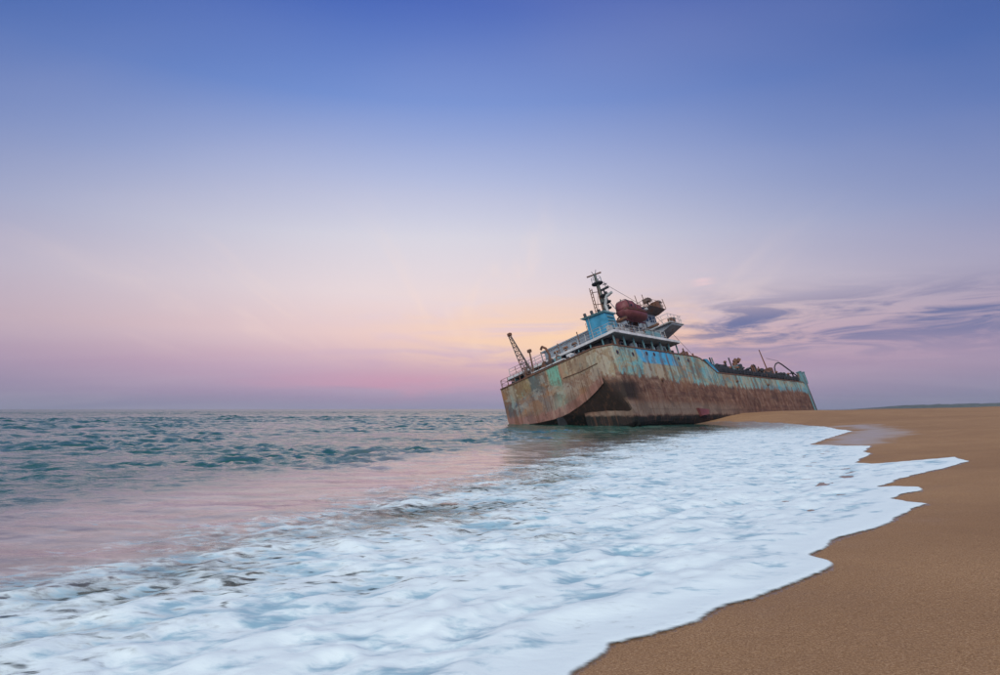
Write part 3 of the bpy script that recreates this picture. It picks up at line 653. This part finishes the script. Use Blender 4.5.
MB().box(9.0, 12.2, -.22, -.12, 9.7, 10.5).build('bulwark_panel', M['teal'], ship)
# davits
for t in (7.1, 14.2):
    MB().path([(t, 2.3, 9.7), (t, 2.3, 12.4), (t, 2.55, 14.4), (t, 2.1, 15.3), (t, 1.3, 15.45)] if t < 10 else [(t, 2.3, 9.7), (t, 2.3, 12.4), (t, 2.4, 13.6), (t, 1.9, 14.3), (t, 1.3, 14.4)], .17).build('davit', M['pale'], ship)
    MB().box(t-.12, t+.12, .5, 2.6, 12.0, 12.25).build('davit_cradle', M['rust'], ship)
# ------------------------------------------------------------------ poop deck gear
cr = MB()
base = [(1.0, 9.6, 8.2), (1.0, 10.9, 8.2), (1.7, 10.2, 8.2)]; tip = [(1.0, 11.6, 14.0), (1.0, 11.9, 14.0), (1.2, 11.75, 14.0)]
NB = 11
L = lambda k, f: tuple(a+(b_-a)*f for a, b_ in zip(base[k], tip[k]))
for k in range(3): cr.tube(base[k], tip[k], .065, .05, n=6)
for i in range(NB):
    f0, f1 = i/NB, (i+1)/NB
    for k in range(3):
        k2 = (k+1) % 3
        cr.tube(L(k if i % 2 else k2, f0), L(k2 if i % 2 else k, f1), .033, n=5); cr.tube(L(k, f1), L(k2, f1), .033, n=5)
crane = cr.build('crane_boom', M['iron'], ship)
MB().box(.85, 1.2, 11.5, 11.9, 13.85, 14.15).build('boom_head', M['brown'], crane)
MB().box(.7, 1.8, 9.7, 11.0, 8.05, 8.75).build('crane_pedestal', M['rust'], crane)
MB().tube((1.0, 9.75, 8.1), (1.0, 9.6, 11.3), .11, .08).box(.85, 1.15, 9.4, 9.8, 11.1, 11.4).build('samson_post', M['rust'], ship)
wn_ = MB().box(1.2, 2.2, 6.6, 8.6, 8.05, 8.6).tube((1.7, 6.7, 9.1), (1.7, 8.5, 9.1), .42, n=12).build('mooring_winch', M['dark'], ship)
for yv in (6.6, 7.55, 8.45): MB().tube((1.7, yv, 9.1), (1.7, yv+.12, 9.1), .62, n=12).build('drum_flange', M['rust'], wn_)
MB().path([(1.7, 7.9, 9.0), (1.8, 7.75, 10.2), (1.8, 8.0, 11.0), (1.9, 8.5, 11.4), (1.9, 8.75, 11.1)], .13).build('hose_davit', M['brown'], ship)
for yv in (3.2, 5.2, 12.2):
    bo = MB()
    for s_ in (-.3, .3): bo.tube((.7, yv+s_, 8.05), (.7, yv+s_, 8.75), .17, .2)
    bo.build('bollard', M['dark'], ship)
for yv, h, mt in ((4.6, 1.1, 'white'), (5.6, .9, 'grey'), (6.2, 1.3, 'teal'), (9.1, .8, 'white'), (12.9, .7, 'rust')):
    MB().box(1.0, 1.7, yv, yv+.6, 8.05, 8.05+h).build('deck_locker', M[mt], ship)
MB().box(.35, 2.05, 5.2, 9.4, 8.62, 8.74).build('stern_platform', M['white'], ship)
for yv in (4.2, 6.9, 9.3, 11.6): MB().tube((2.6, yv, 9.66), (2.55, yv, 11.0+random.uniform(-.3, .5)), .06, n=5).build('stern_pole', M['rust'], ship)
for yv in (5.4, 6.6, 7.9):
    v = MB().tube((3.4, yv, 9.66), (3.4, yv, 10.6), .14).build('mushroom_vent', M['rust'], ship)
    MB().dome((3.4, yv, 10.55), .32, .3).build('vent_cap', M['rust'], v)
# ------------------------------------------------------------------ main deck gear
MB().box(20.6, 24.2, 1.0, 9.0, 6.25, 7.6).build('pump_house', M['shade'], ship)
MB().loft([[(22.6, .15, 8.25), (23.6, .15, 8.3), (23.6, 1.4, 8.3), (22.6, 1.4, 8.25)], [(25.0, .15, 6.6), (26.0, .15, 6.6), (26.0, 1.4, 6.6), (25.0, 1.4, 6.6)]]).build('stair_chute', M['blue'], ship)
MB().box(26.0, 57.0, 2.6, 11.4, 6.25, 8.1).build('hopper_coaming', M['shade'], ship)
for t in np.arange(27, 57, 1.5): MB().box(t-.07, t+.07, 2.3, 2.6, 6.3, 7.6).build('coaming_rib', M['dark'], ship)
hump = [[(t-.6, .35+1.9*(1-math.cos(a)), 6.3+h*abs(math.sin(a))**.6) for a in np.linspace(0, math.pi, 9)] for t, h in ((25.4, .7), (26.2, 1.35), (28, 2.1), (30.5, 2.35), (32.5, 2.1), (34, 1.6), (35.5, 1.15))]
MB().loft(hump).build('hopper_cover', M['shade'], ship, smooth=True)
pp = MB().tube((33, .85, 7.1), (57.4, .85, 7.1), .55, n=12).build('dredge_pipe', M['shade'], ship)
for t in np.arange(34.5, 57, 3.2):
    MB().tube((t, .85, 7.1), (t+.18, .85, 7.1), .70, n=12).build('pipe_flange', M['dark'], pp)
    MB().box(t+.6, t+.85, .35, 1.35, 6.25, 6.75).build('pipe_saddle', M['rust'], pp)
railing([(26, .2, 6.5), (57.4, .2, 6.5)], .85, 26, M['dark'], (1., .5), r=.035)
# gooseneck vent
gv = MB().tube((36, 1.6, 6.3), (36, 1.6, 8.6), .28).build('gooseneck_vent', M['brown'], ship)
MB().path([(36, 1.6, 8.5), (36, 1.55, 9.1), (36.2, 1.2, 9.4), (36.4, .95, 9.1)], .38).build('vent_hood', M['brown'], gv)
for t, yv, zc, rr_ in ((39.2, 1.6, 7.5, .5), (41.6, 2.2, 7.5, .32), (43.4, 1.6, 7.5, .42), (45.4, 2.1, 7.5, .3), (47.0, 1.5, 7.5, .45), (54.6, 1.4, 7.5, .5), (56.0, 2.0, 7.5, .42)):
    v = MB().tube((t, yv, 6.3), (t, yv, zc+.5), rr_*.45).build('mushroom_vent', M['dark'], ship)
    MB().dome((t, yv, zc+.42), rr_, rr_*.8).build('vent_cap', M[random.choice(['dark','rust'])], v)
dk = MB().tube((50.4, 2.2, 7.4), (50.2, 2.35, 12.4), .12, .07).build('derrick_boom', M['brown'], ship)
MB().box(49.8, 51.0, 1.6, 2.8, 7.4, 9.2).build('derrick_winch', M['brown'], ship)
MB().path([(52, 1.9, 7.2), (52, 1.6, 9.3), (52.2, 1.3, 9.8), (52.8, 1.0, 9.95), (53.6, .85, 9.6), (58.0, .5, 7.7)], .105).build('suction_pipe_gantry', M['dark'], ship)
MB().tube((53, 1.0, 10.2), (54.8, 3.2, 11.6), .03, n=5).build('gantry_stay', M['dark'], ship)
for t in (52.6, 53.9): MB().box(t, t+.9, 1.4, 2.4, 7.4, 8.4).build('gantry_winch', M['dark'], ship)
for t in (58.25, 60.1):
    p = MB().box(t-.28, t+.28, inset(t)-.12, inset(t)+.5, 6.4, 8.25).build('bow_post', M['teal'], ship)
    MB().box(t-.36, t+.36, inset(t)-.18, inset(t)+.56, 8.25, 8.38).build('post_cap', M['teal'], p)
MB().box(58.35, 58.75, -.10, -.01, 1.0, 7.6).build('bow_fender', M['teal'], ship)
# odds and ends of rusted gear along the forward deck and round the deckhouse
for i in range(34):
    t = random.uniform(25.5, 57); yv = random.uniform(.5, 2.4); h = random.uniform(.5, 1.9); mt = M[random.choice(['rust', 'dark', 'dark', 'brown', 'shade', 'teal'])]
    k = i % 4
    if k == 0: MB().box(t, t+random.uniform(.3, 1.1), yv, yv+.6, 7.3, 7.4+h).build('deck_locker', mt, ship)
    elif k == 1: MB().tube((t, yv, 7.2), (t+random.uniform(-.4, .4), yv, 7.6+h), .09, n=6).build('stand_pipe', mt, ship)
    elif k == 2: MB().path([(t, yv, 7.2), (t, yv, 7.4+h*.6), (t+.3, yv, 7.6+h*.6), (t+.7, yv, 7.5+h*.6), (t+.8, yv, 7.2)], .11, n=6).build('bent_pipe', mt, ship)
    else: MB().tube((t, yv, 7.3), (t, yv, 7.55+h*.4), .32, .36, n=10).build('valve_drum', mt, ship)
for i in range(16):
    t = random.uniform(2.6, 15.5); yv = random.uniform(.4, 1.8); h = random.uniform(.5, 1.3); mt = M[random.choice(['rust', 'pale', 'grey', 'teal', 'brown', 'dark'])]
    if i % 2: MB().tube((t, yv, 9.66), (t+random.uniform(-.15, .15), yv, 9.8+h*1.5), .06, n=5).build('stand_pipe', mt, ship)
    else: MB().box(t, t+random.uniform(.3, .8), yv, yv+.4, 9.66, 9.66+h).build('deck_locker', mt, ship)
for i in range(20):
    yv = random.uniform(3.5, 13.2); t = random.uniform(.6, 2.0); h = random.uniform(.5, 1.5); mt = M[random.choice(['rust', 'brown', 'grey', 'white', 'dark'])]
    if i % 2: MB().tube((t, yv, 8.05), (t, yv+random.uniform(-.2, .2), 8.6+h), .06, n=5).build('stand_pipe', mt, ship)
    else: MB().box(t, t+.4, yv, yv+random.uniform(.2, .6), 8.05, 8.3+h*.6).build('deck_locker', mt, ship)
for i in range(12):
    t = random.uniform(3, 15.5); MB().box(t, t+random.uniform(.2, .7), .3, .8, 8.2, 8.3+random.uniform(.4, 1.0)).build('deck_locker', M[random.choice(['rust', 'teal', 'grey', 'dark'])], ship)
for i in range(7):
    t = random.uniform(18.8, 22.5); yv = random.uniform(.5, 2.0); MB().tube((t, yv, 8.05), (t+random.uniform(-.3, .3), yv, 8.6+random.uniform(.3, 1.2)), random.uniform(.06, .22), n=7).build('stand_pipe', M[random.choice(['rust', 'dark', 'brown'])], ship)
for i in range(26):
    t = 26.5+i*1.18+random.uniform(-.4, .4); yv = random.uniform(.5, 1.6); h = random.uniform(.15, .8)
    v = MB().tube((t, yv, 7.4), (t, yv, 7.6+h), .12, n=7).build('mushroom_vent', M['shade'], ship)
    MB().dome((t, yv, 7.55+h), random.uniform(.22, .42), .28).build('vent_cap', M[random.choice(['shade', 'dark', 'rust'])], v)
# ------------------------------------------------------------------ lifeboat in the davits
lb = bpy.data.objects.new('lifeboat', None); C.objects.link(lb); lb.matrix_world = SHIP @ Matrix.Translation((10.9, 1.5, 12.5)) @ Matrix.Scale(.80, 4)
tag(lb, 'maroon enclosed lifeboat held in davits above the boat deck of the stranded ship', 'lifeboat')
def ring_low(t, hw, zk, zg): return [(t, hw*math.sin(a), zg-(zg-zk)*math.cos(a)**.8) if abs(math.cos(a)) > 1e-6 else (t, hw*math.sin(a), zg) for a in np.linspace(-math.pi/2, math.pi/2, 11)]
def ring_up(t, hw, zg, zt): return [(t, hw*math.copysign(abs(math.cos(a))**.45, math.cos(a)), zg+(zt-zg)*abs(math.sin(a))**.6) for a in np.linspace(0, math.pi, 11)]
low = [(-3.4, .5, .75, 1.25), (-3.1, .95, .25, 1.2), (-2.0, 1.2, .05, 1.12), (0, 1.28, 0, 1.08), (1.6, 1.15, .08, 1.12), (2.7, .75, .3, 1.22), (3.4, .15, .8, 1.35)]
MB().loft([ring_low(*q) for q in low]).build('boat_hull', M['maroon'], lb, smooth=True)
upr = [(-3.38, .45, 1.25, 1.9), (-3.0, .9, 1.2, 2.55), (-2.3, 1.1, 1.13, 2.78), (-1.4, 1.15, 1.1, 2.72), (0, 1.18, 1.08, 2.3), (1.6, 1.05, 1.12, 1.9), (2.7, .68, 1.22, 1.7), (3.35, .12, 1.35, 1.5)]
cn = MB().loft([ring_up(*q) for q in upr]).build('canopy', M['maroon'], lb, smooth=True)
MB().box(-.6, .3, -1.24, -1.1, 1.35, 1.95).build('hatch', M['maroon'], cn)
for t in (-2.2, 1.0): MB().tube((t, -1.12, 1.7), (t, -1.2, 1.7), .16, n=10).build('window', m_glass, cn)
fe = MB()
for a, b_ in zip(low[:-1], low[1:]):
    for s_ in (-1, 1): fe.tube((a[0], s_*(a[1]+.02), a[3]), (b_[0], s_*(b_[1]+.02), b_[3]), .08, n=6)
fe.build('fender_rail', M['brown'], lb)
for t, hw, zg, zt in ((-2.6, 1.06, 1.16, 2.74), (-1.2, 1.17, 1.09, 2.66), (.7, 1.14, 1.1, 2.12), (2.1, .9, 1.17, 1.82)):
    q = ring_up(t, hw+.03, zg, zt+.03); MB().path(q, .045, n=5).build('canopy_strap', M['dark'], cn)
MB().box(-2.9, 2.6, -.05, .05, -.12, .12).build('keel', M['maroon'], lb)
MB().tube((-3.0, 0, .3), (-3.15, 0, .3), .28, n=10).build('propeller', M['dark'], lb)
for t in (-2.6, 2.4): MB().tube((t, 0, 2.2 if t < 0 else 1.5), (t, 0, 3.0 if t < 0 else 2.05), .06, n=6).build('lifting_hook', M['dark'], lb)
# ------------------------------------------------------------------ far coast
n = 260; rng = np.random.RandomState(4)
xs = np.linspace(1350, 3600, n); ridge = 6+np.cumsum(rng.randn(n))*.0
hgt = (14+10*sm(1350, 2000, xs)+4.5*fbm(xs*.004, xs*0, 3, 4)+2.2*fbm(xs*.03, xs*0, 8, 3))*sm(1350, 1480, xs)+.4
rows = []
for k, (yo, hm) in enumerate(((2380, 0), (2400, .35), (2412, .8), (2430, 1.0), (2500, .9), (2700, .2), (2800, -.2))):
    rows.append(np.stack([xs, np.full(n, yo)+8*fbm(xs*.02, xs*0+k, 12+k, 3), np.maximum(hgt*hm*(1+.18*fbm(xs*.05, xs*0+k*3.3, 40+k, 3)), -1)], -1))
V = np.concatenate(rows); F = np.array([(k*n+i, k*n+i+1, (k+1)*n+i+1, (k+1)*n+i) for k in range(6) for i in range(n-1)])
coast = np_mesh('distant_coast', V, F)
m_c, g, b = material('distant_wood')
p = g.new('ShaderNodeNewGeometry').outputs['Position']
g.put(b.inputs['Base Color'], g.ramp(g.noise(p, .05, 4), [(.3, (.025,.045,.03,1)), (.7, (.06,.08,.05,1))])); b.inputs['Roughness'].default_value = .95
coast.data.materials.append(m_c); tag(coast, kind='structure')

# ------------------------------------------------------------------ sea air
hz = MB().box(-3200, 4200, -300, 3300, -6, 60)
m_h = bpy.data.materials.new('sea_haze'); m_h.use_nodes = True; g = G(m_h.node_tree); g.n.clear()
pv_ = g.new('ShaderNodeVolumePrincipled'); pv_.inputs['Color'].default_value = (.80,.84,.90,1); pv_.inputs['Density'].default_value = .00013; pv_.inputs['Anisotropy'].default_value = .2
g.l.new(pv_.outputs[0], g.new('ShaderNodeOutputMaterial').inputs['Volume'])
haze = hz.build('haze', m_h); tag(haze, kind='stuff')
